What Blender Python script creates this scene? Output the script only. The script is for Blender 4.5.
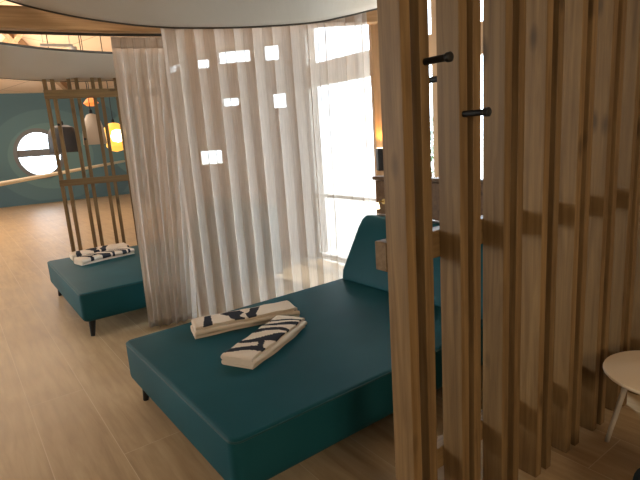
import bpy, bmesh, math, random
from mathutils import Vector, Matrix
random.seed(7)
for o in list(bpy.data.objects): bpy.data.objects.remove(o)
S = bpy.context.scene
COL = S.collection
R = math.radians

# ------------------------------------------------------------------ camera
cd = bpy.data.cameras.new('camera'); cam = bpy.data.objects.new('camera', cd); COL.objects.link(cam)
cd.sensor_width = 36; cd.sensor_fit = 'HORIZONTAL'; cd.lens = 500/640*36; cd.clip_end = 200; cd.clip_start = .05
_d = Vector((162, 2372, 500)).normalized()
_y = (Vector((0, 0, 1)) - _d*_d.z).normalized()
_z = -_d; _x = _y.cross(_z)
if _x.x < 0: _x = -_x
RM = Matrix((_x, _y, _z))                       # camera (right, down, forward) -> world
_r = RM @ Vector((1, 0, 0)); _u = RM @ Vector((0, -1, 0)); _b = RM @ Vector((0, 0, -1))
cam.matrix_world = Matrix(((_r.x, _u.x, _b.x, 0), (_r.y, _u.y, _b.y, 0), (_r.z, _u.z, _b.z, 1.6), (0, 0, 0, 1)))
S.camera = cam

# ------------------------------------------------------------------ world, sun, lights, exposure
w = bpy.data.worlds.new('sky'); S.world = w; w.use_nodes = True
bg = w.node_tree.nodes['Background']; bg.inputs[0].default_value = (.74, .88, 1, 1); bg.inputs[1].default_value = 7.5
def sun(el, az, e):
    l = bpy.data.lights.new('sun', 'SUN'); l.energy = e; l.angle = R(1); l.color = (1, .95, .87)
    o = bpy.data.objects.new('sun', l); COL.objects.link(o)
    d = Vector((math.cos(R(az))*math.cos(R(el)), math.sin(R(az))*math.cos(R(el)), math.sin(R(el))))
    o.rotation_euler = d.to_track_quat('Z', 'Y').to_euler()
sun(66, 40, 6)
def area(name, loc, target, sx, sy, e, col):
    l = bpy.data.lights.new(name, 'AREA'); l.shape = 'RECTANGLE'; l.size = sx; l.size_y = sy; l.energy = e; l.color = col
    o = bpy.data.objects.new(name, l); COL.objects.link(o); o.location = loc
    o.rotation_euler = (Vector(loc)-Vector(target)).to_track_quat('Z', 'Y').to_euler(); return o
area('facade_daylight', (1.9, 4.5, 2.0), (-1.5, 2.0, .4), 3.0, 2.0, 45, (.85, .93, 1))
area('side_daylight', (-9.5, 3.5, 2.4), (-2.5, 5.0, .3), 4, 2.4, 230, (1, .95, .88))
area('back_fill', (-2.5, -4.2, 2.6), (-1.0, 3.0, .9), 4, 2.2, 9, (1, .93, .84))  # fill added behind the camera, where the wall has no window
area('ceiling_glow', (-7.5, 10, 3.3), (-7.5, 10, 0), 6, 6, 140, (1, .94, .84))
area('right_room_glow', (1.5, -2.6, 2.0), (1.35, 2.3, 1.7), 1.4, .7, 62, (1, .80, .55))
area('canopy_fill', (-2.6, 2.8, 4.6), (-2.8, 2.8, 0), 3, 3, 45, (1, .93, .82))  # fill added above the cloth to brighten the canopies, no fitting there
area('roof_uplight', (-7.5, 10.5, 2.7), (-7.5, 11.5, 6), 5, 5, 250, (1, .82, .62))
S.view_settings.view_transform = 'Standard'; S.view_settings.look = 'None'
S.view_settings.exposure = 0.28; S.view_settings.gamma = 1

# ------------------------------------------------------------------ materials
def mat(name, col, rough=.6, spec=.3, metal=0, emit=None, es=0):
    m = bpy.data.materials.new(name); m.use_nodes = True; b = m.node_tree.nodes['Principled BSDF']
    b.inputs['Base Color'].default_value = (*col, 1); b.inputs['Roughness'].default_value = rough
    b.inputs['Specular IOR Level'].default_value = spec; b.inputs['Metallic'].default_value = metal
    if emit: b.inputs['Emission Color'].default_value = (*emit, 1); b.inputs['Emission Strength'].default_value = es
    return m
def ramp(nt, fac, stops):
    r = nt.nodes.new('ShaderNodeValToRGB'); el = r.color_ramp.elements
    while len(el) < len(stops): el.new(.5)
    for e, (p, c) in zip(el, stops): e.position = p; e.color = (*c, 1)
    nt.links.new(fac, r.inputs[0]); return r.outputs[0]
def noise(nt, vec, scale, det=4, rough=.5, dist=0):
    n = nt.nodes.new('ShaderNodeTexNoise'); n.inputs['Scale'].default_value = scale; n.inputs['Detail'].default_value = det
    n.inputs['Roughness'].default_value = rough; n.inputs['Distortion'].default_value = dist
    if vec is not None: nt.links.new(vec, n.inputs['Vector'])
    return n.outputs['Fac']
def mapping(nt, scale, rot=(0, 0, 0), src='Object', loc=(0, 0, 0)):
    t = nt.nodes.new('ShaderNodeTexCoord'); mp = nt.nodes.new('ShaderNodeMapping')
    mp.inputs['Scale'].default_value = scale; mp.inputs['Rotation'].default_value = rot; mp.inputs['Location'].default_value = loc
    nt.links.new(t.outputs[src], mp.inputs['Vector']); return mp.outputs[0]
def mathn(nt, op, a, b=None):
    n = nt.nodes.new('ShaderNodeMath'); n.operation = op
    for i, v in enumerate((a, b)):
        if v is None: continue
        if isinstance(v, (int, float)): n.inputs[i].default_value = v
        else: nt.links.new(v, n.inputs[i])
    return n.outputs[0]
def mix(nt, fac, a, b, mode='MIX'):
    n = nt.nodes.new('ShaderNodeMix'); n.data_type = 'RGBA'; n.blend_type = mode
    for s, v in ((n.inputs[0], fac), (n.inputs[6], a), (n.inputs[7], b)):
        if isinstance(v, (int, float)): s.default_value = v
        elif isinstance(v, tuple): s.default_value = (*v, 1)
        else: nt.links.new(v, s)
    return n.outputs[2]
def bump(m, fac, st, dist=.01):
    nt = m.node_tree; b = nt.nodes.new('ShaderNodeBump'); b.inputs['Strength'].default_value = st; b.inputs['Distance'].default_value = dist
    nt.links.new(fac, b.inputs['Height']); nt.links.new(b.outputs[0], nt.nodes['Principled BSDF'].inputs['Normal'])
def wood(name, dark, light, axis='Z', rough=.55):
    """pine grain running along the given axis, with knots; every object shifts the pattern"""
    m = mat(name, light, rough, .25); nt = m.node_tree; L = nt.links
    t = nt.nodes.new('ShaderNodeTexCoord'); oi = nt.nodes.new('ShaderNodeObjectInfo')
    sh = nt.nodes.new('ShaderNodeVectorMath'); sh.operation = 'MULTIPLY_ADD'
    cmb = nt.nodes.new('ShaderNodeCombineXYZ')
    for k in range(3): L.new(oi.outputs['Random'], cmb.inputs[k])
    L.new(cmb.outputs[0], sh.inputs[0]); sh.inputs[1].default_value = (13, 7, 19); L.new(t.outputs['Object'], sh.inputs[2])
    sc = {'Z': (26, 26, 1.2), 'X': (1.2, 26, 26), 'Y': (26, 1.2, 26)}[axis]
    mp = nt.nodes.new('ShaderNodeMapping'); mp.inputs['Scale'].default_value = sc; L.new(sh.outputs[0], mp.inputs['Vector'])
    g = noise(nt, mp.outputs[0], 1.6, 5, .6, .6)
    c = ramp(nt, g, [(.3, dark), (.5, tuple(.5*(a+b) for a, b in zip(dark, light))), (.68, light)])
    kn = {'Z': (9, 9, 3.2), 'X': (3.2, 9, 9), 'Y': (9, 3.2, 9)}[axis]
    mk = nt.nodes.new('ShaderNodeMapping'); mk.inputs['Scale'].default_value = kn; L.new(sh.outputs[0], mk.inputs['Vector'])
    v = nt.nodes.new('ShaderNodeTexVoronoi'); v.inputs['Scale'].default_value = .8; L.new(mk.outputs[0], v.inputs['Vector'])
    kf = ramp(nt, v.outputs['Distance'], [(.07, (1, 1, 1)), (.17, (0, 0, 0))])
    kd = tuple(x*.42 for x in dark)
    c2 = mix(nt, mathn(nt, 'MULTIPLY', kf, .75), c, kd)
    tone = mathn(nt, 'MULTIPLY_ADD', oi.outputs['Random'], .3); tone.node.inputs[2].default_value = .84
    cc = nt.nodes.new('ShaderNodeVectorMath'); cc.operation = 'SCALE'; L.new(c2, cc.inputs[0]); L.new(tone, cc.inputs['Scale'])
    L.new(cc.outputs[0], nt.nodes['Principled BSDF'].inputs['Base Color'])
    bump(m, g, .12, .003); return m

M = {}
M['slat'] = wood('stained_pine_upright', (.120, .070, .028), (.225, .142, .062), 'Z')
M['rail'] = wood('stained_pine_rail', (.120, .070, .028), (.225, .142, .062), 'X')
M['beam'] = wood('glulam_beam', (.42, .245, .115), (.60, .37, .19), 'X')
M['column'] = wood('pine_column', (.34, .19, .09), (.48, .29, .15), 'Z')
M['board'] = wood('dark_headboard_wood', (.10, .055, .028), (.17, .10, .05), 'X')
M['rafter'] = wood('rafter_pine', (.36, .21, .11), (.52, .33, .18), 'X')
M['black'] = mat('black_painted_wood', (.008, .008, .008), .45)
M['peg'] = mat('black_peg', (.006, .006, .006), .55)
M['white'] = mat('white_metal', (.75, .73, .69), .4)
M['table'] = mat('cream_lacquer', (.78, .66, .50), .42)
M['tleg'] = mat('cream_leg', (.52, .46, .38), .45)
M['frame'] = mat('window_frame_paint', (.55, .42, .28), .5)
M['pale_frame'] = mat('pale_frame_paint', (.72, .70, .66), .5)
M['dkframe'] = mat('grey_frame_paint', (.16, .17, .18), .5)
M['grey_lamp'] = mat('grey_enamel', (.045, .045, .047), .45)
M['beige_lamp'] = mat('beige_enamel', (.55, .47, .38), .5)
M['amber'] = mat('amber_glass_lit', (.7, .3, .05), .4, emit=(1, .52, .08), es=1.0)
M['orange'] = mat('orange_glass_lit', (.6, .15, .03), .4, emit=(1, .28, .06), es=.8)
M['bulb'] = mat('lit_bulb', (1, .9, .7), .4, emit=(1, .86, .55), es=4)
M['cream_rail'] = mat('cream_handrail', (.80, .70, .50), .4)
M['navy'] = mat('navy_fabric', (.012, .03, .05), .85)
M['brass'] = mat('brass', (.6, .42, .16), .3, metal=1)
M['track'] = mat('dark_curtain_track', (.05, .045, .04), .5)
M['edging'] = mat('grey_canopy_edging', (.085, .08, .07), .8)

def leather():
    m = mat('teal_leather', (.012, .083, .095), .5, .10); nt = m.node_tree
    v = mapping(nt, (1, 1, 1)); n = noise(nt, v, 260, 3); n2 = noise(nt, v, 2.2, 2)
    c = ramp(nt, n2, [(.3, (.006, .060, .076)), (.7, (.010, .076, .094))])
    nt.links.new(c, nt.nodes['Principled BSDF'].inputs['Base Color'])
    bump(m, n, .10, .001); return m
M['leather'] = leather()
M['piping'] = mat('teal_piping', (.008, .055, .062), .5)

def floor_mat():
    m = mat('oak_plank_floor', (.5, .36, .22), .42, .35); nt = m.node_tree; L = nt.links
    # boards run along the foot edges of the beds (-54 deg)
    rot = (0, 0, R(54))
    t = nt.nodes.new('ShaderNodeTexCoord'); mp = nt.nodes.new('ShaderNodeMapping'); mp.vector_type = 'POINT'
    mp.inputs['Rotation'].default_value = rot; mp.inputs['Location'].default_value = (0, -.17+.33*20, 0)
    L.new(t.outputs['Object'], mp.inputs['Vector'])
    br = nt.nodes.new('ShaderNodeTexBrick'); L.new(mp.outputs[0], br.inputs['Vector'])
    br.offset = .37; br.offset_frequency = 2; br.squash = 1
    br.inputs['Scale'].default_value = 1; br.inputs['Brick Width'].default_value = 2.6; br.inputs['Row Height'].default_value = .33
    br.inputs['Mortar Size'].default_value = .0022; br.inputs['Mortar Smooth'].default_value = .3
    br.inputs['Color1'].default_value = (.0, .0, .0, 1); br.inputs['Color2'].default_value = (1, 1, 1, 1); br.inputs['Mortar'].default_value = (.5, .5, .5, 1)
    mp2 = nt.nodes.new('ShaderNodeMapping'); mp2.inputs['Scale'].default_value = (.9, 9, 1); L.new(mp.outputs[0], mp2.inputs['Vector'])
    ad = nt.nodes.new('ShaderNodeVectorMath'); ad.operation = 'MULTIPLY_ADD'; L.new(br.outputs['Color'], ad.inputs[0]); ad.inputs[1].default_value = (5, 5, 5); L.new(mp2.outputs[0], ad.inputs[2])
    g = noise(nt, ad.outputs[0], 2.0, 6, .6, .4)
    c = ramp(nt, g, [(.25, (.31, .208, .112)), (.5, (.42, .302, .172)), (.75, (.51, .385, .235))])
    blot = noise(nt, mp.outputs[0], 2.4, 3, .5)
    c = mix(nt, mathn(nt, 'MULTIPLY', ramp(nt, blot, [(.45, (0, 0, 0)), (.75, (1, 1, 1))]), .35), c, (.27, .18, .11))
    v = nt.nodes.new('ShaderNodeTexVoronoi'); v.inputs['Scale'].default_value = 1.3; L.new(mp.outputs[0], v.inputs['Vector'])
    c = mix(nt, mathn(nt, 'MULTIPLY', ramp(nt, v.outputs['Distance'], [(.015, (1, 1, 1)), (.05, (0, 0, 0))]), .55), c, (.12, .08, .05))
    c = mix(nt, mathn(nt, 'MULTIPLY', br.outputs['Fac'], .5), c, (.68, .56, .40))
    L.new(c, nt.nodes['Principled BSDF'].inputs['Base Color'])
    ro = ramp(nt, g, [(.3, (.38,)*3), (.7, (.5,)*3)]); L.new(ro, nt.nodes['Principled BSDF'].inputs['Roughness'])
    return m
M['floor'] = floor_mat()

def ceiling_mat():
    m = mat('plywood_ceiling', (.8, .6, .42), .6); nt = m.node_tree
    mp = mapping(nt, (1, 1, 1), (0, 0, R(28)))
    br = nt.nodes.new('ShaderNodeTexBrick'); nt.links.new(mp, br.inputs['Vector']); br.inputs['Scale'].default_value = 1
    br.inputs['Brick Width'].default_value = 2.4; br.inputs['Row Height'].default_value = 1.2; br.inputs['Mortar Size'].default_value = .012
    br.inputs['Color1'].default_value = (.84, .64, .46, 1); br.inputs['Color2'].default_value = (.77, .57, .40, 1); br.inputs['Mortar'].default_value = (.42, .27, .16, 1)
    nt.links.new(br.outputs['Color'], nt.nodes['Principled BSDF'].inputs['Base Color']); return m
M['ceiling'] = ceiling_mat()
M['wall'] = mat('plaster', (.52, .46, .40), .85)
M['pale_wall'] = mat('warm_plaster', (.44, .38, .33), .85)

def teal_wall():   # painted mural of rings around the round window; object origin = window centre, X along wall, Z up
    m = mat('teal_mural', (.1, .2, .22), .8, .15); nt = m.node_tree
    t = nt.nodes.new('ShaderNodeTexCoord'); sx = nt.nodes.new('ShaderNodeSeparateXYZ'); nt.links.new(t.outputs['Object'], sx.inputs[0])
    def ring(cx, cz, ax=1.0):
        dx = mathn(nt, 'MULTIPLY', mathn(nt, 'SUBTRACT', sx.outputs[0], cx), ax); dz = mathn(nt, 'SUBTRACT', sx.outputs[2], cz)
        return mathn(nt, 'SQRT', mathn(nt, 'ADD', mathn(nt, 'MULTIPLY', dx, dx), mathn(nt, 'MULTIPLY', dz, dz)))
    A = (.088, .155, .185); B = (.108, .19, .215); Cc = (.14, .24, .25)
    r1 = ring(.35, -.1, .85)
    f1 = ramp(nt, mathn(nt, 'MULTIPLY', r1, .25), [(.0, Cc), (.262, Cc), (.268, B), (.37, B), (.376, A), (.55, A), (.556, B), (.64, B), (.646, A)])
    for n in nt.nodes:
        if n.type == 'VALTORGB': n.color_ramp.interpolation = 'LINEAR'
    r2 = ring(3.3, .15)
    f2 = ramp(nt, mathn(nt, 'MULTIPLY', r2, .25), [(.0, (1, 1, 1)), (.30, (1, 1, 1)), (.31, (0, 0, 0))])
    c = mix(nt, f2, f1, (.13, .235, .25))
    nt.links.new(c, nt.nodes['Principled BSDF'].inputs['Base Color']); return m
M['teal'] = teal_wall()

def sheer():
    m = bpy.data.materials.new('sheer_taupe_voile'); m.use_nodes = True; nt = m.node_tree; nt.nodes.clear(); L = nt.links
    out = nt.nodes.new('ShaderNodeOutputMaterial')
    tr = nt.nodes.new('ShaderNodeBsdfTransparent'); tl = nt.nodes.new('ShaderNodeBsdfTranslucent'); df = nt.nodes.new('ShaderNodeBsdfDiffuse')
    df.inputs[0].default_value = (.67, .59, .52, 1); tl.inputs[0].default_value = (.71, .65, .59, 1)
    tr.inputs[0].default_value = (.97, .95, .93, 1)
    m1 = nt.nodes.new('ShaderNodeMixShader'); m1.inputs[0].default_value = .42; L.new(df.outputs[0], m1.inputs[1]); L.new(tl.outputs[0], m1.inputs[2])
    # the weave lets some light straight through and scatters some of it a little
    rf = nt.nodes.new('ShaderNodeBsdfRefraction'); rf.inputs['IOR'].default_value = 1.0; rf.inputs['Roughness'].default_value = .13
    rf.inputs['Color'].default_value = (.97, .95, .93, 1)
    m3 = nt.nodes.new('ShaderNodeMixShader'); m3.inputs[0].default_value = .72; L.new(tr.outputs[0], m3.inputs[1]); L.new(rf.outputs[0], m3.inputs[2])
    m2 = nt.nodes.new('ShaderNodeMixShader')
    v = mapping(nt, (120, 120, 6)); n = noise(nt, v, 1.0, 3)
    op = ramp(nt, n, [(.3, (.70,)*3), (.7, (.84,)*3)])
    L.new(op, m2.inputs[0]); L.new(m3.outputs[0], m2.inputs[1]); L.new(m1.outputs[0], m2.inputs[2]); L.new(m2.outputs[0], out.inputs[0]); return m
M['sheer'] = sheer()
def canvas():
    m = mat('taupe_canopy_cloth', (.66, .625, .56), .9, .1); nt = m.node_tree; L = nt.links
    bump(m, noise(nt, mapping(nt, (14, .8, 14)), 1.0, 3), .25, .02)
    tl = nt.nodes.new('ShaderNodeBsdfTranslucent'); tl.inputs[0].default_value = (.5, .46, .40, 1)
    mx = nt.nodes.new('ShaderNodeMixShader'); mx.inputs[0].default_value = .3
    L.new(nt.nodes['Principled BSDF'].outputs[0], mx.inputs[1]); L.new(tl.outputs[0], mx.inputs[2])
    L.new(mx.outputs[0], nt.nodes['Material Output'].inputs[0]); return m
M['canvas'] = canvas()
def towel_mat():
    m = mat('patterned_towel', (.7, .6, .48), .95, .05); nt = m.node_tree
    a = nt.nodes.new('ShaderNodeAttribute'); a.attribute_name = 'ink'
    f = ramp(nt, a.outputs['Fac'], [(.42, (.66, .555, .44)), (.58, (.030, .032, .040))])
    nt.links.new(f, nt.nodes['Principled BSDF'].inputs['Base Color'])
    bump(m, noise(nt, mapping(nt, (1, 1, 1)), 420, 2), .35, .002); return m
M['towel'] = towel_mat()
def glass():
    m = bpy.data.materials.new('window_glass'); m.use_nodes = True; nt = m.node_tree; nt.nodes.clear()
    out = nt.nodes.new('ShaderNodeOutputMaterial'); tr = nt.nodes.new('ShaderNodeBsdfTransparent'); gl = nt.nodes.new('ShaderNodeBsdfGlossy')
    gl.inputs['Roughness'].default_value = .02; mx = nt.nodes.new('ShaderNodeMixShader'); mx.inputs[0].default_value = .06
    nt.links.new(tr.outputs[0], mx.inputs[1]); nt.links.new(gl.outputs[0], mx.inputs[2]); nt.links.new(mx.outputs[0], out.inputs[0]); return m
M['glass'] = glass()
def leaf():
    m = mat('hedge_leaf', (.06, .13, .05), .6); nt = m.node_tree
    c = ramp(nt, noise(nt, mapping(nt, (1, 1, 1)), 9, 3), [(.35, (.03, .08, .03)), (.65, (.12, .2, .08))])
    nt.links.new(c, nt.nodes['Principled BSDF'].inputs['Base Color']); return m
M['leaf'] = leaf()
M['bark'] = mat('bark', (.12, .08, .05), .9)
def paving():
    m = mat('pale_paving', (.5, .5, .46), .8); nt = m.node_tree
    c = ramp(nt, noise(nt, mapping(nt, (1, 1, 1)), 3, 4), [(.3, (.62, .63, .60)), (.7, (.76, .75, .71))])
    nt.links.new(c, nt.nodes['Principled BSDF'].inputs['Base Color']); return m
M['paving'] = paving()

# ------------------------------------------------------------------ mesh helpers
def box(bm, x0, x1, y0, y1, z0, z1, mtx=None):
    vs = [bm.verts.new(v) for v in ((x0, y0, z0), (x1, y0, z0), (x1, y1, z0), (x0, y1, z0), (x0, y0, z1), (x1, y0, z1), (x1, y1, z1), (x0, y1, z1))]
    for f in ((3, 2, 1, 0), (4, 5, 6, 7), (0, 1, 5, 4), (1, 2, 6, 5), (2, 3, 7, 6), (3, 0, 4, 7)): bm.faces.new([vs[i] for i in f])
    if mtx: bmesh.ops.transform(bm, matrix=mtx, verts=vs)
    return vs
def tube(bm, pts, rad, seg=12, closed=False, caps=True):
    pts = [Vector(p) for p in pts]; n = len(pts)
    rads = rad if isinstance(rad, (list, tuple)) else [rad]*n
    rings = []; up = Vector((0, 0, 1))
    for i, p in enumerate(pts):
        a = pts[(i-1) % n] if (closed or i > 0) else p; b = pts[(i+1) % n] if (closed or i < n-1) else p
        t = (b-a).normalized(); s = t.cross(up)
        if s.length < 1e-3: s = Vector((1, 0, 0))
        s.normalize(); q = s.cross(t)
        rings.append([bm.verts.new(p+(s*math.cos(k*2*math.pi/seg)+q*math.sin(k*2*math.pi/seg))*rads[i]) for k in range(seg)])
    for i in range(n if closed else n-1):
        A = rings[i]; B = rings[(i+1) % n]
        for k in range(seg): bm.faces.new((A[k], A[(k+1) % seg], B[(k+1) % seg], B[k]))
    if caps and not closed: bm.faces.new(rings[0][::-1]); bm.faces.new(rings[-1])
def lathe(bm, prof, seg=32, c=(0, 0, 0)):
    rings = []
    for r, z in prof:
        if r < 1e-5: rings.append([bm.verts.new((c[0], c[1], c[2]+z))])
        else: rings.append([bm.verts.new((c[0]+r*math.cos(k*2*math.pi/seg), c[1]+r*math.sin(k*2*math.pi/seg), c[2]+z)) for k in range(seg)])
    for A, B in zip(rings, rings[1:]):
        for k in range(seg):
            k2 = (k+1) % seg
            if len(A) == 1 and len(B) == 1: continue
            if len(A) == 1: bm.faces.new((A[0], B[k2], B[k]))
            elif len(B) == 1: bm.faces.new((A[k], A[k2], B[0]))
            else: bm.faces.new((A[k], A[k2], B[k2], B[k]))
def obj(name, bm, m, parent=None, smooth=False, bevel=0, seg=2, angle=35):
    me = bpy.data.meshes.new(name); bmesh.ops.recalc_face_normals(bm, faces=bm.faces); bm.to_mesh(me); bm.free()
    me.materials.append(m); o = bpy.data.objects.new(name, me); COL.objects.link(o)
    if parent: o.parent = parent
    if bevel:
        b = o.modifiers.new('bevel', 'BEVEL'); b.width = bevel; b.segments = seg; b.limit_method = 'ANGLE'; b.angle_limit = R(30)
    if smooth or bevel:
        for p in me.polygons: p.use_smooth = True
        if angle:
            try: me.set_sharp_from_angle(angle=R(angle))
            except Exception: pass
    return o
def tag(o, label=None, cat=None, group=None, kind=None):
    if label: o['label'] = label
    if cat: o['category'] = cat
    if group: o['group'] = group
    if kind: o['kind'] = kind
    return o
def thing(name, label, cat, loc=(0, 0, 0), rz=0, group=None):
    o = bpy.data.objects.new(name, None); o.empty_display_size = .1; COL.objects.link(o)
    o.location = loc; o.rotation_euler = (0, 0, rz); return tag(o, label, cat, group)
def dup(root, loc, rz, label=None, group=None):
    r = root.copy(); COL.objects.link(r); r.location = loc; r.rotation_euler = (0, 0, rz)
    if label: r['label'] = label
    if group: r['group'] = group
    for ch in [c for c in COL.objects if c.parent == root]:
        c = ch.copy(); COL.objects.link(c); c.parent = r
        for g in [g for g in COL.objects if g.parent == ch]:
            d = g.copy(); COL.objects.link(d); d.parent = c
    return r
def NB(): return bmesh.new()

# ------------------------------------------------------------------ the room shell
def struct(name, bm, m, parent=None, **k):
    o = obj(name, bm, m, parent, **k)
    if not parent: o['kind'] = 'structure'
    return o
def prism(pts, z0, z1):
    bm = NB(); lo = [bm.verts.new((x, y, z0)) for x, y in pts]; hi = [bm.verts.new((x, y, z1)) for x, y in pts]
    bm.faces.new(lo[::-1]); bm.faces.new(hi); n = len(pts)
    for i in range(n): bm.faces.new((lo[i], lo[(i+1) % n], hi[(i+1) % n], hi[i]))
    return bm
W0 = Vector((-.10, 6.50)); WD = Vector((.602, -.799)).normalized()        # glazed facade behind the bed heads
def WP(t): return W0+WD*t
outline = [(-17, 12.28), (-6.0, 18.13), (-4.9, 14.6), (-.30, 14.0), tuple(W0), tuple(WP(7.6)), (4.4, -5.5), (-12, -5.5), (-17, 2)]
struct('floor', prism(outline, -.12, 0), M['floor'])
def wall(name, a, b, m, h=3.6, holes=(), th=.2, z0=0):
    """wall from a to b, inner face on the line, thickness to its left; holes = (t0, t1, z0, z1)"""
    a = Vector(a); b = Vector(b); L = (b-a).length; bm = NB(); t = 0
    for (t0, t1, h0, h1) in sorted(holes):
        box(bm, t, t0, 0, th, z0, h)
        if h0 > z0: box(bm, t0, t1, 0, th, z0, h0)
        if h1 < h: box(bm, t0, t1, 0, th, h1, h)
        t = t1
    box(bm, t, L, 0, th, z0, h)
    o = struct(name, bm, m); o.location = (a.x, a.y, 0); o.rotation_euler = (0, 0, math.atan2((b-a).y, (b-a).x)); return o

# far teal wall with the round window -------------------------------------------------
FA = Vector((-17, 12.28)); FB = Vector((-6.0, 18.13)); FD = (FB-FA).normalized(); FN = Vector((-FD.y, FD.x))
WC = Vector((-8.90, 16.60)); tW = (WC-FA).dot(FD); LW = (FB-FA).length; rW = .80; zW = 1.60; HW = 3.5
bm = NB()
N = 64; corners = [(-tW, -zW), (LW-tW, -zW), (LW-tW, HW-zW), (-tW, HW-zW)]
circ = [(.9*rW*math.cos(k*2*math.pi/N), rW*math.sin(k*2*math.pi/N)) for k in range(N)]
def rect_pt(a):
    c, s = math.cos(a), math.sin(a); q = 1.2; k = q/max(abs(c), abs(s)); return (c*k, s*k)
sq = [rect_pt(k*2*math.pi/N) for k in range(N)]
for y in (0, .22):
    ci = [bm.verts.new((x, y, z)) for x, z in circ]; so = [bm.verts.new((x, y, z)) for x, z in sq]
    for k in range(N): bm.faces.new((ci[k], ci[(k+1) % N], so[(k+1) % N], so[k]))
    if y == 0: c0 = ci
for k in range(N): bm.faces.new((c0[k], c0[(k+1) % N], ci[(k+1) % N], ci[k]))
box(bm, -tW, -1.2, 0, .22, -zW, HW-zW); box(bm, 1.2, LW-tW, 0, .22, -zW, HW-zW)
box(bm, -1.2, 1.2, 0, .22, -zW, -1.2); box(bm, -1.2, 1.2, 0, .22, 1.2, HW-zW)
FZ = math.atan2(FD.y, FD.x)
o = struct('wall_far', bm, M['teal']); o.location = (WC.x, WC.y, zW); o.rotation_euler = (0, 0, FZ)
# round window
bm = NB(); lathe(bm, [(rW-.12, -.06), (rW+.01, -.06), (rW+.01, .16), (rW-.12, .16), (rW-.12, -.06)], 64)
bmesh.ops.rotate(bm, cent=(0, 0, 0), matrix=Matrix.Rotation(R(-90), 3, 'X'), verts=bm.verts)
wr = struct('window_1', bm, M['dkframe']); wr.scale = (.9, 1, 1); wr.location = (WC.x, WC.y, zW); wr.rotation_euler = (0, 0, FZ)
bm = NB(); box(bm, -rW+.05, rW-.05, .02, .10, -.08, .15); obj('transom_bar', bm, M['dkframe'], wr)
bm = NB(); lathe(bm, [(0, .06), (rW-.05, .06), (rW-.05, .075), (0, .075)], 48)
bmesh.ops.rotate(bm, cent=(0, 0, 0), matrix=Matrix.Rotation(R(-90), 3, 'X'), verts=bm.verts); obj('pane', bm, M['glass'], wr)
bm = NB(); box(bm, 0, LW, -.02, 0, 0, .09); o = struct('baseboard_far', bm, M['teal']); o.location = (FA.x, FA.y, 0); o.rotation_euler = (0, 0, FZ)

def window(name, a, d, t0, t1, z0, z1, mull=(), trans=(), fm='frame', fw=.07):
    """framed window in the wall line starting at a with direction d"""
    bm = NB()
    box(bm, t0, t0+fw, .05, .14, z0, z1); box(bm, t1-fw, t1, .05, .14, z0, z1)
    box(bm, t0+fw, t1-fw, .05, .14, z0, z0+fw); box(bm, t0+fw, t1-fw, .05, .14, z1-fw, z1)
    o = struct(name, bm, M[fm], bevel=.004); o.location = (a.x, a.y, 0); o.rotation_euler = (0, 0, math.atan2(d.y, d.x))
    for t in mull:
        b = NB(); box(b, t-.035, t+.035, .05, .14, z0+fw, z1-fw); obj('mullion', b, M[fm], o)
    for (za, zb) in trans:
        b = NB(); box(b, t0+fw, t1-fw, .045, .145, za, zb); obj('transom_bar', b, M[fm], o)
    b = NB(); box(b, t0+fw, t1-fw, .09, .10, z0+fw, z1-fw); obj('pane', b, M['glass'], o)
    return o
# short return, then the mid wall with small windows that glow through the curtain
wall('wall_return', (-6.0, 18.13), (-4.9, 14.6), M['pale_wall'], h=4.8)
a = Vector((-4.9, 14.6)); b = Vector((-.30, 14.0)); d = (b-a).normalized()
hs = [(.75, 1.45, 3.50, 3.78), (1.85, 2.25, 3.55, 3.85), (2.48, 3.42, 3.62, 4.0), (3.75, 4.2, 3.6, 4.05)]
hs2 = [(1.65, 2.35, .95, 1.4), (2.48, 2.98, 2.5, 2.78), (3.88, 4.3, 2.35, 2.8)]
bm = NB(); L = (b-a).length
ts = sorted({0, L, *[h[0] for h in hs+hs2], *[h[1] for h in hs+hs2]}); zs = sorted({0, 5.0, *[h[2] for h in hs+hs2], *[h[3] for h in hs+hs2]})
for i in range(len(ts)-1):
    for j in range(len(zs)-1):
        tc = (ts[i]+ts[i+1])/2; zc = (zs[j]+zs[j+1])/2
        if any(h[0] < tc < h[1] and h[2] < zc < h[3] for h in hs+hs2): continue
        box(bm, ts[i], ts[i+1], 0, .2, zs[j], zs[j+1])
o = struct('wall_back', bm, M['pale_wall']); o.location = (a.x, a.y, 0); o.rotation_euler = (0, 0, math.atan2(d.y, d.x))
for k, h in enumerate(hs+hs2): window('window_%d' % (k+2), a, d, h[0], h[1], h[2], h[3], fw=.04)
wall('wall_corner', (-.30, 14.0), tuple(W0), M['pale_wall'], h=5.2)
# glazed facade
wall('wall_facade', tuple(W0), tuple(WP(7.6)), M['wall'], h=6.0, holes=[(.0, 3.3, .0, 2.92)])
window('window_9', W0, WD, 0, 1.55, 0, 2.92, mull=(), trans=((2.18, 2.44), (.82, .86)), fm='pale_frame')
window('window_10', W0, WD, 1.55, 3.30, 0, 2.92, mull=(2.06,), trans=((2.18, 2.44),))
wall('wall_right', tuple(WP(7.6)), (4.4, -5.5), M['wall'], h=6.0)
wall('wall_camera_side', (4.4, -5.5), (-12, -5.5), M['wall'], h=6.2)
wall('wall_left', (-12, -5.5), (-17, 2), M['wall'], h=6.2)
wall('wall_side', (-17, 2), (-17, 12.28), M['wall'], h=6.0, holes=[(1.5, 8.5, .4, 2.9)])
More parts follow.
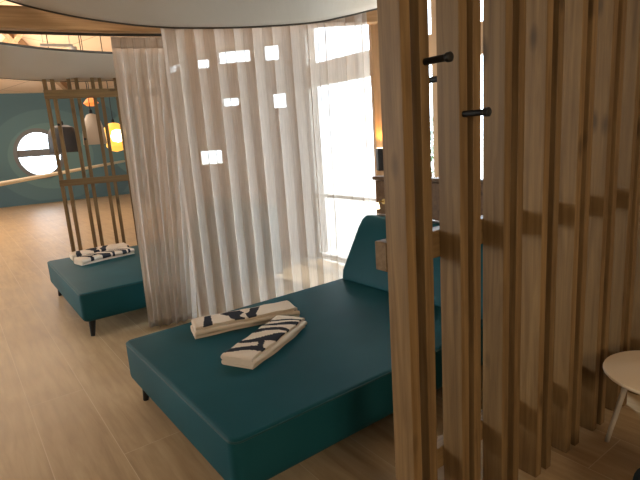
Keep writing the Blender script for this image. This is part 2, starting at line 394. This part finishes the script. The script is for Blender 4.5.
# sloping plywood ceiling: 3.5 m at the teal wall, rising towards the camera
def zc(x, y):
    dd = -((Vector((x, y))-FA).dot(FN)); return 3.5+dd*.10
bm = NB()
V = [bm.verts.new((x, y, zc(x, y))) for x, y in ((-17.4, 12.3), (-5.9, 18.5), (-4.6, 14.9), (-.1, 14.3), (.25, 6.7), (5.0, .3), (4.7, -5.9), (-12.2, -5.9), (-17.4, 1.9))]
V2 = [bm.verts.new((v.co.x, v.co.y, v.co.z+.15)) for v in V]
bm.faces.new(V); bm.faces.new(V2)
for i in range(len(V)): bm.faces.new((V[i], V[(i+1) % len(V)], V2[(i+1) % len(V)], V2[i]))
struct('ceiling', bm, M['ceiling'])
def beam_between(p, q, wd, hg, m, name, parent=None, z_top=False, **k):
    p = Vector(p); q = Vector(q); L = (q-p).length; bm = NB(); box(bm, 0, L, -wd/2, wd/2, 0, hg)
    o = obj(name, bm, m, parent, bevel=.006, **k); x = (q-p).normalized(); y = Vector((0, 0, 1)).cross(x).normalized(); z = x.cross(y)
    o.matrix_world = Matrix(((x.x, y.x, z.x, p.x), (x.y, y.y, z.y, p.y), (x.z, y.z, z.z, p.z), (0, 0, 0, 1))); return o
nr = 0
for k in range(5):
    ax = -16+k*2.1; p = Vector((ax, 11.4+(ax+17)*.53)) if ax < -6 else Vector((ax, 18))
    q = p+Vector((8.5, -9.5)) if k % 2 else p+Vector((3.5, -12.5))
    p = p-FN*.4
    nr += 1
    beam_between((p.x, p.y, zc(*p)-.22), (q.x, q.y, zc(*q)-.22), .12, .2, M['rafter'], 'trim_%d' % nr)['kind'] = 'structure'

# ------------------------------------------------------------------ outside
bm = NB(); box(bm, -40, 40, -30, 60, -.3, -.13); tag(obj('ground', bm, M['paving']), kind='structure')
def bush(loc, r, h, label, name='garden_shrub', seed=0):
    rnd = random.Random(seed); t = thing(name, label, 'shrub', loc)
    bm = NB()
    for k in range(520):
        th = rnd.uniform(0, 6.283); ph = math.acos(rnd.uniform(-.4, 1)); rr = rnd.uniform(.62, 1)
        c = Vector((math.cos(th)*math.sin(ph)*r*rr, math.sin(th)*math.sin(ph)*r*rr, h*.5+math.cos(ph)*h*.48*rr))
        s = rnd.uniform(.06, .12); e = Matrix.Rotation(rnd.uniform(0, 6.28), 3, (rnd.random(), rnd.random(), rnd.random()+.1))
        vs = [bm.verts.new(c+e @ Vector(v)*s) for v in ((-1, 0, 0), (0, -.5, .1), (1, 0, 0), (0, .5, .1))]; bm.faces.new(vs)
    obj('foliage', bm, M['leaf'], t)
    bm = NB()
    for k in range(5):
        a = k*1.256; tube(bm, [(0, 0, 0), (math.cos(a)*r*.3, math.sin(a)*r*.3, h*.4), (math.cos(a)*r*.6, math.sin(a)*r*.6, h*.75)], [.03, .02, .008], 6)
    obj('stem', bm, M['bark'], t)
for k, (x, y, r, h, lb) in enumerate([(4.3, 8.0, .9, 2.2, 'tall green shrub outside the glazed facade, seen through the second slat gap'),
                                      (2.6, 10.6, .8, 2.0, 'green shrub outside the glass, seen through the first slat gap')]):
    bush((x, y, -.13), r, h, lb, seed=k)

# ------------------------------------------------------------------ daybeds
def rounded_block(L, Wd, z0, z1, r, rb):
    bm = NB(); box(bm, 0, L, 0, Wd, z0, z1)
    bmesh.ops.bevel(bm, geom=[e for e in bm.edges if abs(e.verts[0].co.z-e.verts[1].co.z) > .01], offset=.05, segments=5, affect='EDGES', profile=.5)
    top = [e for e in bm.edges if all(abs(v.co.z-z1) < 1e-5 for v in e.verts)]
    bmesh.ops.bevel(bm, geom=top, offset=r, segments=4, affect='EDGES', profile=.5)
    bot = [e for e in bm.edges if all(abs(v.co.z-z0) < 1e-5 for v in e.verts)]
    bmesh.ops.bevel(bm, geom=bot, offset=rb, segments=4, affect='EDGES', profile=.5)
    return bm
def daybed(loc, rz, L, Wd, label, group):
    """origin at the near foot corner on the floor; X along the bed, Y across"""
    t = thing('daybed', label, 'daybed', (loc[0], loc[1], 0), rz, group)
    obj('upholstered_base', rounded_block(L, Wd, .145, .41, .022, .045), M['leather'], t, smooth=True, angle=50)
    bm = NB(); r = .05; pts = []
    for cx, cy, a0 in ((L-r, Wd-r, 0), (r, Wd-r, 90), (r, r, 180), (L-r, r, 270)):
        for k in range(6): a = R(a0+k*18); pts.append((cx+math.cos(a)*(r-.003), cy+math.sin(a)*(r-.003), .3965))
    tube(bm, pts, .0045, 8, closed=True); obj('piping', bm, M['piping'], t, smooth=True, angle=None)
    for x, y in ((.085, .085), (.085, Wd-.085), (L-.10, .085), (L-.10, Wd-.085)):
        bm = NB(); dx = -.02 if x < 1 else .02; dy = -.02 if y < .5 else .02
        tube(bm, [(x, y, .16), (x+dx, y+dy, 0)], [.032, .018], 16); obj('leg', bm, M['black'], t, smooth=True)
    # wedge shaped backrest at the head
    bm = NB(); x0, x1, x2, h = L-.40, L-.10, L+.0, .50; y0, y1 = .03, Wd-.03
    prof = [(x0, 0), (x0+.01, .07), (x1-.09, h-.09), (x1-.04, h-.025), (x1, h), (x2-.02, h-.01), (x2, h-.05), (L-.0, 0)]
    ys = [y0, y0+.015, y0+.05, Wd/2, y1-.05, y1-.015, y1]; ins = [.03, .008, 0, 0, 0, .008, .03]
    cx = sum(p[0] for p in prof)/len(prof); cz = .22; rings = []
    for y, i in zip(ys, ins): rings.append([bm.verts.new((px+(cx-px)*i*2.0, y, .412+max(0, pz+(cz-pz)*i*2.0*(pz > .01)))) for px, pz in prof])
    for A, B in zip(rings, rings[1:]):
        for k in range(len(prof)): k2 = (k+1) % len(prof); bm.faces.new((A[k], A[k2], B[k2], B[k]))
    bm.faces.new(rings[0]); bm.faces.new(rings[-1][::-1])
    o = obj('backrest', bm, M['leather'], t, bevel=.015, seg=3)
    return t
TH = R(36.5)
daybed((-.411, 1.804), TH, 2.17, 1.47, 'teal leather daybed in the foreground with black tapered legs and a sloped backrest', None)
daybed((-2.07, 4.08), R(35.5), 2.05, 1.78, 'teal leather daybed further back at the left, partly behind the sheer curtain', None)

# headboard behind the near bed
U = Vector((math.cos(TH), math.sin(TH))); Vn = Vector((-math.sin(TH), math.cos(TH)))
hb = thing('headboard', 'dark timber headboard standing at the head of the foreground daybed', 'headboard',
           (-.411+U.x*2.19, 1.804+U.y*2.19, 0), TH)
for k in range(4):
    bm = NB(); box(bm, 0, .045, -.32, 1.42, .02+k*.295, .02+k*.295+.285); obj('panel', bm, M['board'], hb, bevel=.004)
bm = NB(); box(bm, -.02, .07, -.34, 1.44, 1.195, 1.225); obj('top_rail', bm, M['board'], hb, bevel=.004)
rl = thing('glint_lamp', 'small brass lamp with a lit warm tip, added for the bright spots on the dark headboard', 'lamp',  # invented lamp standing in for small bright spots on the headboard
           (hb.location.x+Vn.x*1.30-U.x*.035, hb.location.y+Vn.y*1.30-U.y*.035, 1.02), TH)
bm = NB(); tube(bm, [(.03, 0, 0), (0, 0, 0)], .022, 16); obj('wall_plate', bm, M['brass'], rl, smooth=True)
bm = NB(); tube(bm, [(0, 0, 0), (-.05, 0, .01), (-.07, 0, -.01)], .006, 8); obj('arm', bm, M['brass'], rl, smooth=True)
bm = NB(); tube(bm, [(-.07, 0, .0), (-.07, 0, -.05)], [.012, .02], 16); obj('lamp_shade', bm, M['bulb'], rl, smooth=True)

# ------------------------------------------------------------------ slatted screens
def peg(parent, x, z, side):
    """round black peg with a knob on the face of a slat; side -1 = y minus"""
    bm = NB(); y0 = 0 if side < 0 else .094
    tube(bm, [(x, y0, z), (x, y0+side*.085, z)], .0105, 14)
    tube(bm, [(x, y0+side*.080, z), (x, y0+side*.085, z), (x, y0+side*.097, z), (x, y0+side*.100, z)], [.0105, .0145, .0145, .0105], 20)
    obj('coat_peg', bm, M['peg'], parent, smooth=True)
def screen(label, loc, rz, slats, ztop, rails, pegs, railside=1, sw=.042, sd=.094):
    t = thing('slatted_screen', label, 'screen', (loc[0], loc[1], 0), rz)
    bm = NB(); box(bm, -sw/2, sw/2, 0, sd, 0, ztop); s0 = None
    for s in slats:
        if s0 is None: s0 = obj('slat', bm, M['slat'], t, bevel=.003); s0.location = (s, 0, 0)
        else: o = s0.copy(); COL.objects.link(o); o.parent = t; o.location = (s, 0, 0)
    for z0, z1 in rails:
        b = NB(); y = (sd+.001, sd+.056) if railside > 0 else (-.056, -.001)
        box(b, slats[0]+(-sw/2 if z0 > .5 else .03), slats[-1]+sw/2, *y, z0, z1); obj('rail', b, M['rail'], t, bevel=.003)
    for x, z, sd_ in pegs: peg(t, x, z, sd_)
    return t
sl = []
for k in range(11): sl += [-1.003+k*.2675, -1.003+k*.2675+.085]  # last pairs lie out of view, added to keep light off the right floor
sl[0] += .014; sl[1] += .010; sl[2] += .012
screen('tall brown pine slatted screen in the right foreground with black coat pegs', (1.09, 2.13), R(36), sl, 2.5,
       [(1.135, 1.235), (.27, .36), (2.38, 2.47)], [(sl[1], 1.795, -1), (sl[2], 1.635, -1), (sl[2], 1.76, 1)])
sl2 = []
for k in range(7): sl2 += [k*.2675, k*.2675+.085]
screen('far pine slatted screen beyond the back daybed, in front of the teal wall', (-3.19, 6.34), R(22), sl2, 2.60,
       [(1.18, 1.26), (2.24, 2.34)], [(sl2[1], 1.93, -1), (sl2[3], 1.74, -1)], railside=-1)

# ------------------------------------------------------------------ beam, column, track, curtains, canopies
K0 = Vector((-1.02, 4.53)); K1 = Vector((.62, 4.62))
bD = Vector((math.cos(R(26.5)), math.sin(R(26.5))))
def flatbeam(a, b, z0, z1, wd, label):
    t = beam_between((a[0], a[1], z0), (b[0], b[1], z0), wd, z1-z0, M['beam'], 'timber_beam'); tag(t, label, 'beam'); return t
A0 = K0-bD*3.4
flatbeam(A0, K0+bD*.05, 2.51, 2.665, .10, 'light timber beam at the top left, above the gathered curtain')
flatbeam(K0+Vector((.10, .0)), K1, 2.51, 2.70, .10, 'timber beam behind the canopy, above the wide sheer curtain')
cl = thing('timber_column', 'amber lit timber column at the right end of the wide curtain', 'column', (.625, 4.76, 0), R(5))
bm = NB(); box(bm, -.055, .055, -.055, .055, 0, zc(.68, 4.7)-.02); obj('post', bm, M['column'], cl, bevel=.004)
ul = thing('wall_uplight', 'dark box uplight glowing amber on the timber column', 'lamp', (.625, 4.76, 1.24), R(5))
bm = NB(); box(bm, -.06, .06, -.155, -.06, 0, .20); obj('housing', bm, M['black'], ul, bevel=.004)
bm = NB(); box(bm, -.05, .05, -.148, -.068, .201, .206); obj('lens', bm, M['bulb'], ul)
l = bpy.data.lights.new('uplight_bulb', 'SPOT'); l.energy = 9; l.color = (1, .50, .12); l.spot_size = R(110); l.spot_blend = .8; l.shadow_soft_size = .03
o = bpy.data.objects.new('uplight_bulb', l); COL.objects.link(o); o.parent = ul; o.location = (0, -.115, .22); o.rotation_euler = (R(180), 0, 0)

def track(pts, label, r=.012, z=2.49):
    bm = NB(); tube(bm, [(p[0], p[1], z) for p in pts], r, 8); tag(obj('curtain_track', bm, M['track'], smooth=True), label, 'curtain track')
C1 = [(-1.56, 4.27), (-1.36, 4.35), (-1.02, 4.46)]
C2 = [(-1.15, 4.24), (-.6, 4.31), (0, 4.37), (.35, 4.42), (.515, 4.46)]
track([(-3.2, 3.44), *C1], 'dark curtain track under the left timber beam')
track(C2, 'dark curtain track above the wide sheer curtain', z=2.60)
def path(pts):
    P = [Vector(p) for p in pts]; seg = [(b-a).length for a, b in zip(P, P[1:])]; T = sum(seg)
    def f(t):
        s = t*T
        for a, b, l in zip(P, P[1:], seg):
            if s <= l+1e-9: return a+(b-a)*(s/l), (b-a).normalized()
            s -= l
        return P[-1], (P[-1]-P[-2]).normalized()
    return f, T
def curtain(label, top, bot, folds, amp, ztop, zbot, seed, headh=.09):
    rnd = random.Random(seed); ft, T = path(top); fb, _ = path(bot)
    t = thing('sheer_curtain', label, 'curtain', (top[0][0], top[0][1], 0))
    ph = [rnd.uniform(-.55, .55) for _ in range(folds+3)]; am = [rnd.uniform(.6, 1.35) for _ in range(folds+3)]; dr = [rnd.uniform(-.5, .5) for _ in range(folds+3)]
    nu = folds*22; nv = 44
    def lerp(a, x): i = int(x); f = x-i; f = f*f*(3-2*f); return a[i]*(1-f)+a[i+1]*f
    def P(u, v):
        q, d = ft(u); qb, db = fb(u); p = q*(1-v)+qb*v; n = Vector((d.y, -d.x))
        x = u*folds; a = lerp(am, x); pha = 2*math.pi*x+lerp(ph, x)+lerp(dr, x)*v*1.6
        pinch = min(1, v/.05)
        A = amp*a*(.30+.70*pinch)*(.75+.45*v)
        off = math.sin(pha)*A+.25*A*math.sin(2.0*pha+1.3+2*v)
        along = math.sin(2*pha+.4)*amp*.36*(.3+.7*pinch)
        p = p+n*off+d*along
        z = ztop+(zbot-ztop)*v+.004*math.sin(pha)*v
        return Vector((p.x-top[0][0], p.y-top[0][1], z))
    def sheet(v0, v1, k, off=0):
        bm = NB(); g = [[bm.verts.new(P(i/nu, v0+(v1-v0)*j/k)) for i in range(nu+1)] for j in range(k+1)]
        for j in range(k):
            for i in range(nu): bm.faces.new((g[j][i], g[j][i+1], g[j+1][i+1], g[j+1][i]))
        return bm
    obj('fabric', sheet(0, 1, nv), M['sheer'], t, smooth=True, angle=None)
    hv = headh/(ztop-zbot)
    h = obj('heading_tape', sheet(.001, hv, 4), M['sheer'], t, smooth=True, angle=None)
    hm = obj('hem', sheet(1-.055/(ztop-zbot), .9995, 3), M['sheer'], t, smooth=True, angle=None)
    for o_ in (h, hm):
        s = o_.modifiers.new('solid', 'SOLIDIFY'); s.thickness = .002; s.offset = 0
    return t
curtain('narrow gathered taupe sheer curtain hanging left of the wide one, down to the floor', C1,
        [(-1.58, 4.25), (-1.45, 4.28), (-1.18, 4.42)], 6, .034, 2.475, .015, 3)
curtain('wide taupe sheer curtain behind the foreground daybed with bright windows showing through', C2,
        [(-1.13, 4.26), (-.6, 4.31), (0, 4.37), (.35, 4.42), (.515, 4.46)], 11, .050, 2.585, .015, 11)

def ray(px, py): return RM @ Vector((px-320, py-240, 500))
def hit_plane(px, py, p, th):       # vertical plane
    r = ray(px, py); n = Vector((-math.sin(R(th)), math.cos(R(th)))); t = (Vector(p).dot(n))/(r.x*n.x+r.y*n.y)
    return Vector((0, 0, 1.6))+r*t
def hit_z(px, py, z):
    r = ray(px, py); return Vector((0, 0, 1.6))+r*((z-1.6)/r.z)
def resample(pts, n):
    """smooth curve through points"""
    out = []
    for k in range(n):
        t = k/(n-1)*(len(pts)-1); i = min(int(t), len(pts)-2); f = t-i
        p0 = pts[max(i-1, 0)]; p1 = pts[i]; p2 = pts[i+1]; p3 = pts[min(i+2, len(pts)-1)]
        out.append(.5*((2*p1)+(p2-p0)*f+(2*p0-5*p1+4*p2-p3)*f*f+(3*p1-p0-3*p2+p3)*f**3))
    return out
def canopy(label, edgeA, edgeB, sag):
    """hung cloth between two edge curves, edged with dark piping"""
    n = 40; A = resample(edgeA, n); B = resample(edgeB, n); m_ = 24
    c = sum((A[i]+B[i] for i in range(n)), Vector())/(2*n); t = thing('fabric_canopy', label, 'canopy', (c.x, c.y, c.z))
    bm = NB(); g = []
    for j in range(m_+1):
        v = j/m_; row = []
        for i in range(n):
            p = A[i]*(1-v)+B[i]*v; p = p-Vector((0, 0, sag*4*v*(1-v)*(.35+.65*math.sin(math.pi*i/(n-1)))))
            p.z += .012*math.sin(i*.9+v*3)*math.sin(math.pi*v); row.append(bm.verts.new(p-c))
        g.append(row)
    for j in range(m_):
        for i in range(n-1): bm.faces.new((g[j][i], g[j][i+1], g[j+1][i+1], g[j+1][i]))
    o = obj('cloth', bm, M['canvas'], t, smooth=True, angle=None); s = o.modifiers.new('s', 'SOLIDIFY'); s.thickness = .004
    for E in (A, B):
        b = NB(); tube(b, [p-c for p in E], .011, 8); obj('edging', b, M['edging'], t, smooth=True)
    return t
pl = (-1.2, 4.08)
E1 = [hit_plane(x, y, pl, 8) for x, y in ((-60, -30), (0, -3), (55, 12), (110, 21.5), (168, 27), (240, 27), (310, 22.5), (345, 16), (378, 8), (420, -2))]
E2 = [Vector((p.x*.9, p.y-4.6, p.z+.2)) for p in E1]
canopy('large taupe fabric canopy hung overhead across the top of the picture', E1, E2, .05)
F1 = [hit_z(x, y, 2.56) for x, y in ((-90, 30), (-40, 37), (0, 43), (50, 49), (113, 53), (170, 55))]
F2 = [hit_z(x, y, 2.47) for x, y in ((-90, 62), (-40, 72), (0, 77.5), (60, 81), (115, 80), (170, 77))]
canopy('smaller taupe fabric canopy hung over the back daybed, below the beam', F1, F2, .0)

# ------------------------------------------------------------------ towels
def inpoly(x, y, P):
    c = False; n = len(P)
    for i in range(n):
        x1, y1 = P[i]; x2, y2 = P[i-1]
        if (y1 > y) != (y2 > y) and x < (x2-x1)*(y-y1)/(y2-y1)+x1: c = not c
    return c
def towel(label, loc, rz, L, Wd, ink, seed=0, layers=4, th=.0145, bend=.02, taper=0):
    rnd = random.Random(seed)
    # serpentine cross-section, folded across the width
    cen = []; ns = 16; gap = th*1.13
    for k in range(layers):
        rng = range(ns+1); z = th/2+k*gap
        for i in rng:
            f = i/ns; y = (f if k % 2 == 0 else 1-f)*Wd-Wd/2
            cen.append((y, z, k, f if k % 2 == 0 else 1-f))
        if k < layers-1:
            s = 1 if k % 2 == 0 else -1
            for a in (-60, -30, 0, 30, 60): cen.append((s*(Wd/2+math.cos(R(a))*gap*.5), z+gap/2+math.sin(R(a))*gap/2, k+.5, 1.0 if s > 0 else 0.0))
    n = len(cen); outl = []; inl = []
    for i in range(n):
        a = cen[max(i-1, 0)]; b = cen[min(i+1, n-1)]; t = Vector((b[0]-a[0], b[1]-a[1])).normalized(); nn = Vector((-t.y, t.x))*th*.48
        outl.append((cen[i][0]+nn.x, cen[i][1]+nn.y, cen[i][2], cen[i][3], 1)); inl.append((cen[i][0]-nn.x, cen[i][1]-nn.y, cen[i][2], cen[i][3], -1))
    sec = outl+inl[::-1]; nl = 110; bm = NB(); lay = bm.verts.layers.float.new('ink'); rows = []
    jit = [rnd.uniform(-.006, .006) for _ in range(layers+1)]
    topk = layers-1; topside = 1 if topk % 2 == 0 else -1
    for j in range(nl+1):
        l = j/nl; row = []
        for (y, z, k, f, side) in sec:
            x = l*L; ends = min(l, 1-l)*L
            if ends < .012: z = z*(1-.10*(1-ends/.012))
            xx = x+jit[int(k)]*(1 if l > .5 else -1)
            zz = z*(1+.07*math.sin(l*5+seed))+.0015*math.sin(l*31+y*40+seed*3)*(z > th)
            yy = y*(1-taper*l)+bend*math.sin(l*math.pi)+.003*math.sin(l*17+k*2+seed)
            v = bm.verts.new((xx, yy, max(zz, .0005)))
            istop = (k == topk and side == topside)
            if istop: v[lay] = ink(l, f)
            elif k >= topk-1 and l > .965 and seed % 2 == 0: v[lay] = 1 if (int(k*7+f*9) % 2 == 0) else 0
            elif (k == topk-.5): v[lay] = ink(l, f)
            row.append(v)
        rows.append(row)
    m_ = len(sec)
    for A, B in zip(rows, rows[1:]):
        for k in range(m_): bm.faces.new((A[k], A[(k+1) % m_], B[(k+1) % m_], B[k]))
    # close the ends strip by strip
    for row in (rows[0], rows[-1]):
        for i in range(n-1): bm.faces.new((row[i], row[i+1], row[m_-2-i], row[m_-1-i]))
    o = obj('folded_towel', bm, M['towel'], smooth=True, angle=60); o.location = loc; o.rotation_euler = (0, 0, rz)
    return tag(o, label, 'towel')
PA = [[(.07, 0), (.16, 0), (.185, 1), (.125, 1)],
      [(.27, 1), (.30, .78), (.345, .52), (.335, .2), (.37, 0), (.47, 0), (.435, .35), (.50, .62), (.47, 1)],
      [(.51, 0), (.60, 0), (.605, .25), (.645, .5), (.70, 1), (.60, 1), (.56, .62), (.50, .45)]]
def inkA(l, w): return 1.0 if any(inpoly(l, w, P) for P in PA) else 0.0
def inkB(l, w):
    for c, a, wd, ph, tp in ((.17, .045, .036, .4, .2), (.40, .07, .052, 1.2, -.5), (.60, .05, .034, .2, .4), (.77, .045, .028, 1.0, -.3), (.88, .04, .018, .5, 0)):
        cc = c+a*math.sin(w*3.4+ph)-.06*w; ww = 1.35*wd*(1+tp*(w-.5)*2)*(1-.35*abs(w-.5))
        if abs(l-cc) < ww: return 1.0
    if inpoly(l, w, [(.17, .0), (.36, .35), (.40, .62), (.30, .45), (.14, .16)]): return 1.0
    return 0.0
ZB = .4115
a = hit_z(199, 338, ZB); b = hit_z(297, 318, ZB); d = (b-a)
towel('cream towel with charcoal strokes, further back of the two on the foreground daybed', (a.x-.045, a.y+.06, ZB), math.atan2(d.y, d.x)+.02, .68, .17, inkA, 2, layers=4, th=.0165)
a = hit_z(238, 367, ZB); b = hit_z(297, 322, ZB); d = (b-a)
towel('cream towel with dark wavy bands, nearer of the two on the foreground daybed', (a.x, a.y, ZB), math.atan2(d.y, d.x), .61, .185, inkB, 5, layers=4, th=.0155, bend=-.015)
a = hit_z(76, 257, ZB); b = hit_z(134, 250, ZB)
towel('cream and dark patterned towel at the far edge of the back daybed', (a.x, a.y-.12, ZB), R(34), .62, .19, inkA, 4, layers=3, th=.022)
towel('cream and dark patterned towel lying nearer us on the back daybed', (a.x+.22, a.y-.42, ZB), R(48), .60, .18, inkB, 7, layers=3, th=.021)

# ------------------------------------------------------------------ table and pouf at the right
t = thing('side_table', 'round cream side table with slim splayed legs beside the slatted screen', 'table', (1.49, 2.03, 0), R(-9))
bm = NB(); lathe(bm, [(0, .442), (.215, .442), (.238, .447), (.243, .454), (.240, .462), (.230, .465), (0, .465)], 64); obj('tabletop', bm, M['table'], t, smooth=True)
for k in range(3):
    a = R(130+k*120); bm = NB()
    tube(bm, [(math.cos(a)*.14, math.sin(a)*.14, .443), (math.cos(a)*.235, math.sin(a)*.235, 0)], [.014, .011], 14); obj('leg', bm, M['tleg'], t, smooth=True)
p = hit_z(692, 545, 0)
t = thing('pouf', 'dark navy round pouf just showing in the bottom right corner', 'pouf', (p.x, p.y, 0))
bm = NB(); lathe(bm, [(0, .0), (.17, .0), (.20, .03), (.21, .12), (.20, .21), (.17, .24), (0, .25)], 40); obj('seat', bm, M['navy'], t, smooth=True)

# ------------------------------------------------------------------ far pendants, handrail, track light
def pendant(px, py, depth, prof, m, label, bulb=True, cordm='black'):
    r = ray(px, py); p = Vector((0, 0, 1.6))+r*(depth/r.y)
    t = thing('pendant_lamp', label, 'lamp', p)
    bm = NB(); lathe(bm, prof, 32); obj('lamp_shade', bm, m, t, smooth=True)
    top = max(z for _, z in prof); bm = NB(); tube(bm, [(0, 0, top), (0, 0, zc(p.x, p.y)-p.z)], .008, 8); obj('cord', bm, M[cordm], t, smooth=True)
    bm = NB(); lathe(bm, [(0, top+.06), (.03, top+.06), (.035, top-.01), (0, top-.01)], 12); obj('cap', bm, M['black'], t, smooth=True)
    return t
pendant(64, 140, 9.2, [(.25, -.22), (.262, -.20), (.262, .0), (.245, .12), (.19, .215), (.10, .255), (0, .265), (0, .25), (.10, .24), (.18, .2), (.235, .11), (.25, 0), (.25, -.22)],
        M['grey_lamp'], 'dark grey drum shaped pendant lamp in front of the round window')
pendant(93, 128, 9.6, [(.20, -.30), (.205, -.28), (.19, -.05), (.15, .12), (.08, .24), (0, .27), (0, .25), (.07, .23), (.14, .11), (.18, -.06), (.19, -.3)],
        M['beige_lamp'], 'pale beige bell shaped pendant lamp seen through the far screen')
pendant(91, 103, 11.0, [(0, -.03), (.09, -.06), (.15, .0), (.09, .07), (.04, .11), (0, .12)], M['orange'], 'small orange glowing pendant lamp above the beige one')
g = pendant(115, 137, 10.5, [(0, -.30), (.12, -.27), (.19, -.18), (.18, -.06), (.23, .05), (.19, .18), (.10, .27), (0, .29)], M['amber'], 'amber glass pendant lamp lit white inside, beside the curtain edge')
bm = NB(); lathe(bm, [(0, -.14), (.10, -.10), (.14, 0), (.10, .10), (0, .14)], 20, (.10, -.13, .02)); obj('bulb', bm, M['bulb'], g, smooth=True)
p0 = hit_z(0, 184, 1.15); p1 = hit_z(126, 160.8, 1.15); d = (p1-p0).normalized(); p0 = p0-d*1.6
hr = thing('handrail', 'long cream handrail crossing in front of the round window', 'handrail', (p0.x, p0.y, 0))
L = (p1-p0); bm = NB(); tube(bm, [(0, 0, 1.15), (L.x, L.y, 1.15)], .038, 12); obj('rail', bm, M['cream_rail'], hr, smooth=True)
for f in (.02, .985):
    bm = NB(); tube(bm, [(L.x*f, L.y*f, 0), (L.x*f, L.y*f, 1.13)], .02, 10); obj('post', bm, M['white'], hr, smooth=True)
p = hit_z(40, 45, 3.3); q = hit_z(73, 45.5, 3.3)
t = thing('track_light', 'white track light under the plywood ceiling beside the beam', 'lamp', p)
bm = NB(); box(bm, 0, (q-p).length, -.02, .02, -.02, .02); o = obj('track', bm, M['white'], t, bevel=.004); o.rotation_euler = (0, 0, math.atan2((q-p).y, (q-p).x))
bm = NB(); tube(bm, [((q-p).x, (q-p).y, -.02), ((q-p).x*1.0, (q-p).y, -.13)], .05, 14); obj('spotlight', bm, M['white'], t, smooth=True)
for f in (.1, .9):
    c = p+(q-p)*f; bm = NB(); tube(bm, [((q-p).x*f, (q-p).y*f, .02), ((q-p).x*f, (q-p).y*f, zc(c.x, c.y)-p.z)], .006, 8); obj('drop_rod', bm, M['white'], t, smooth=True)
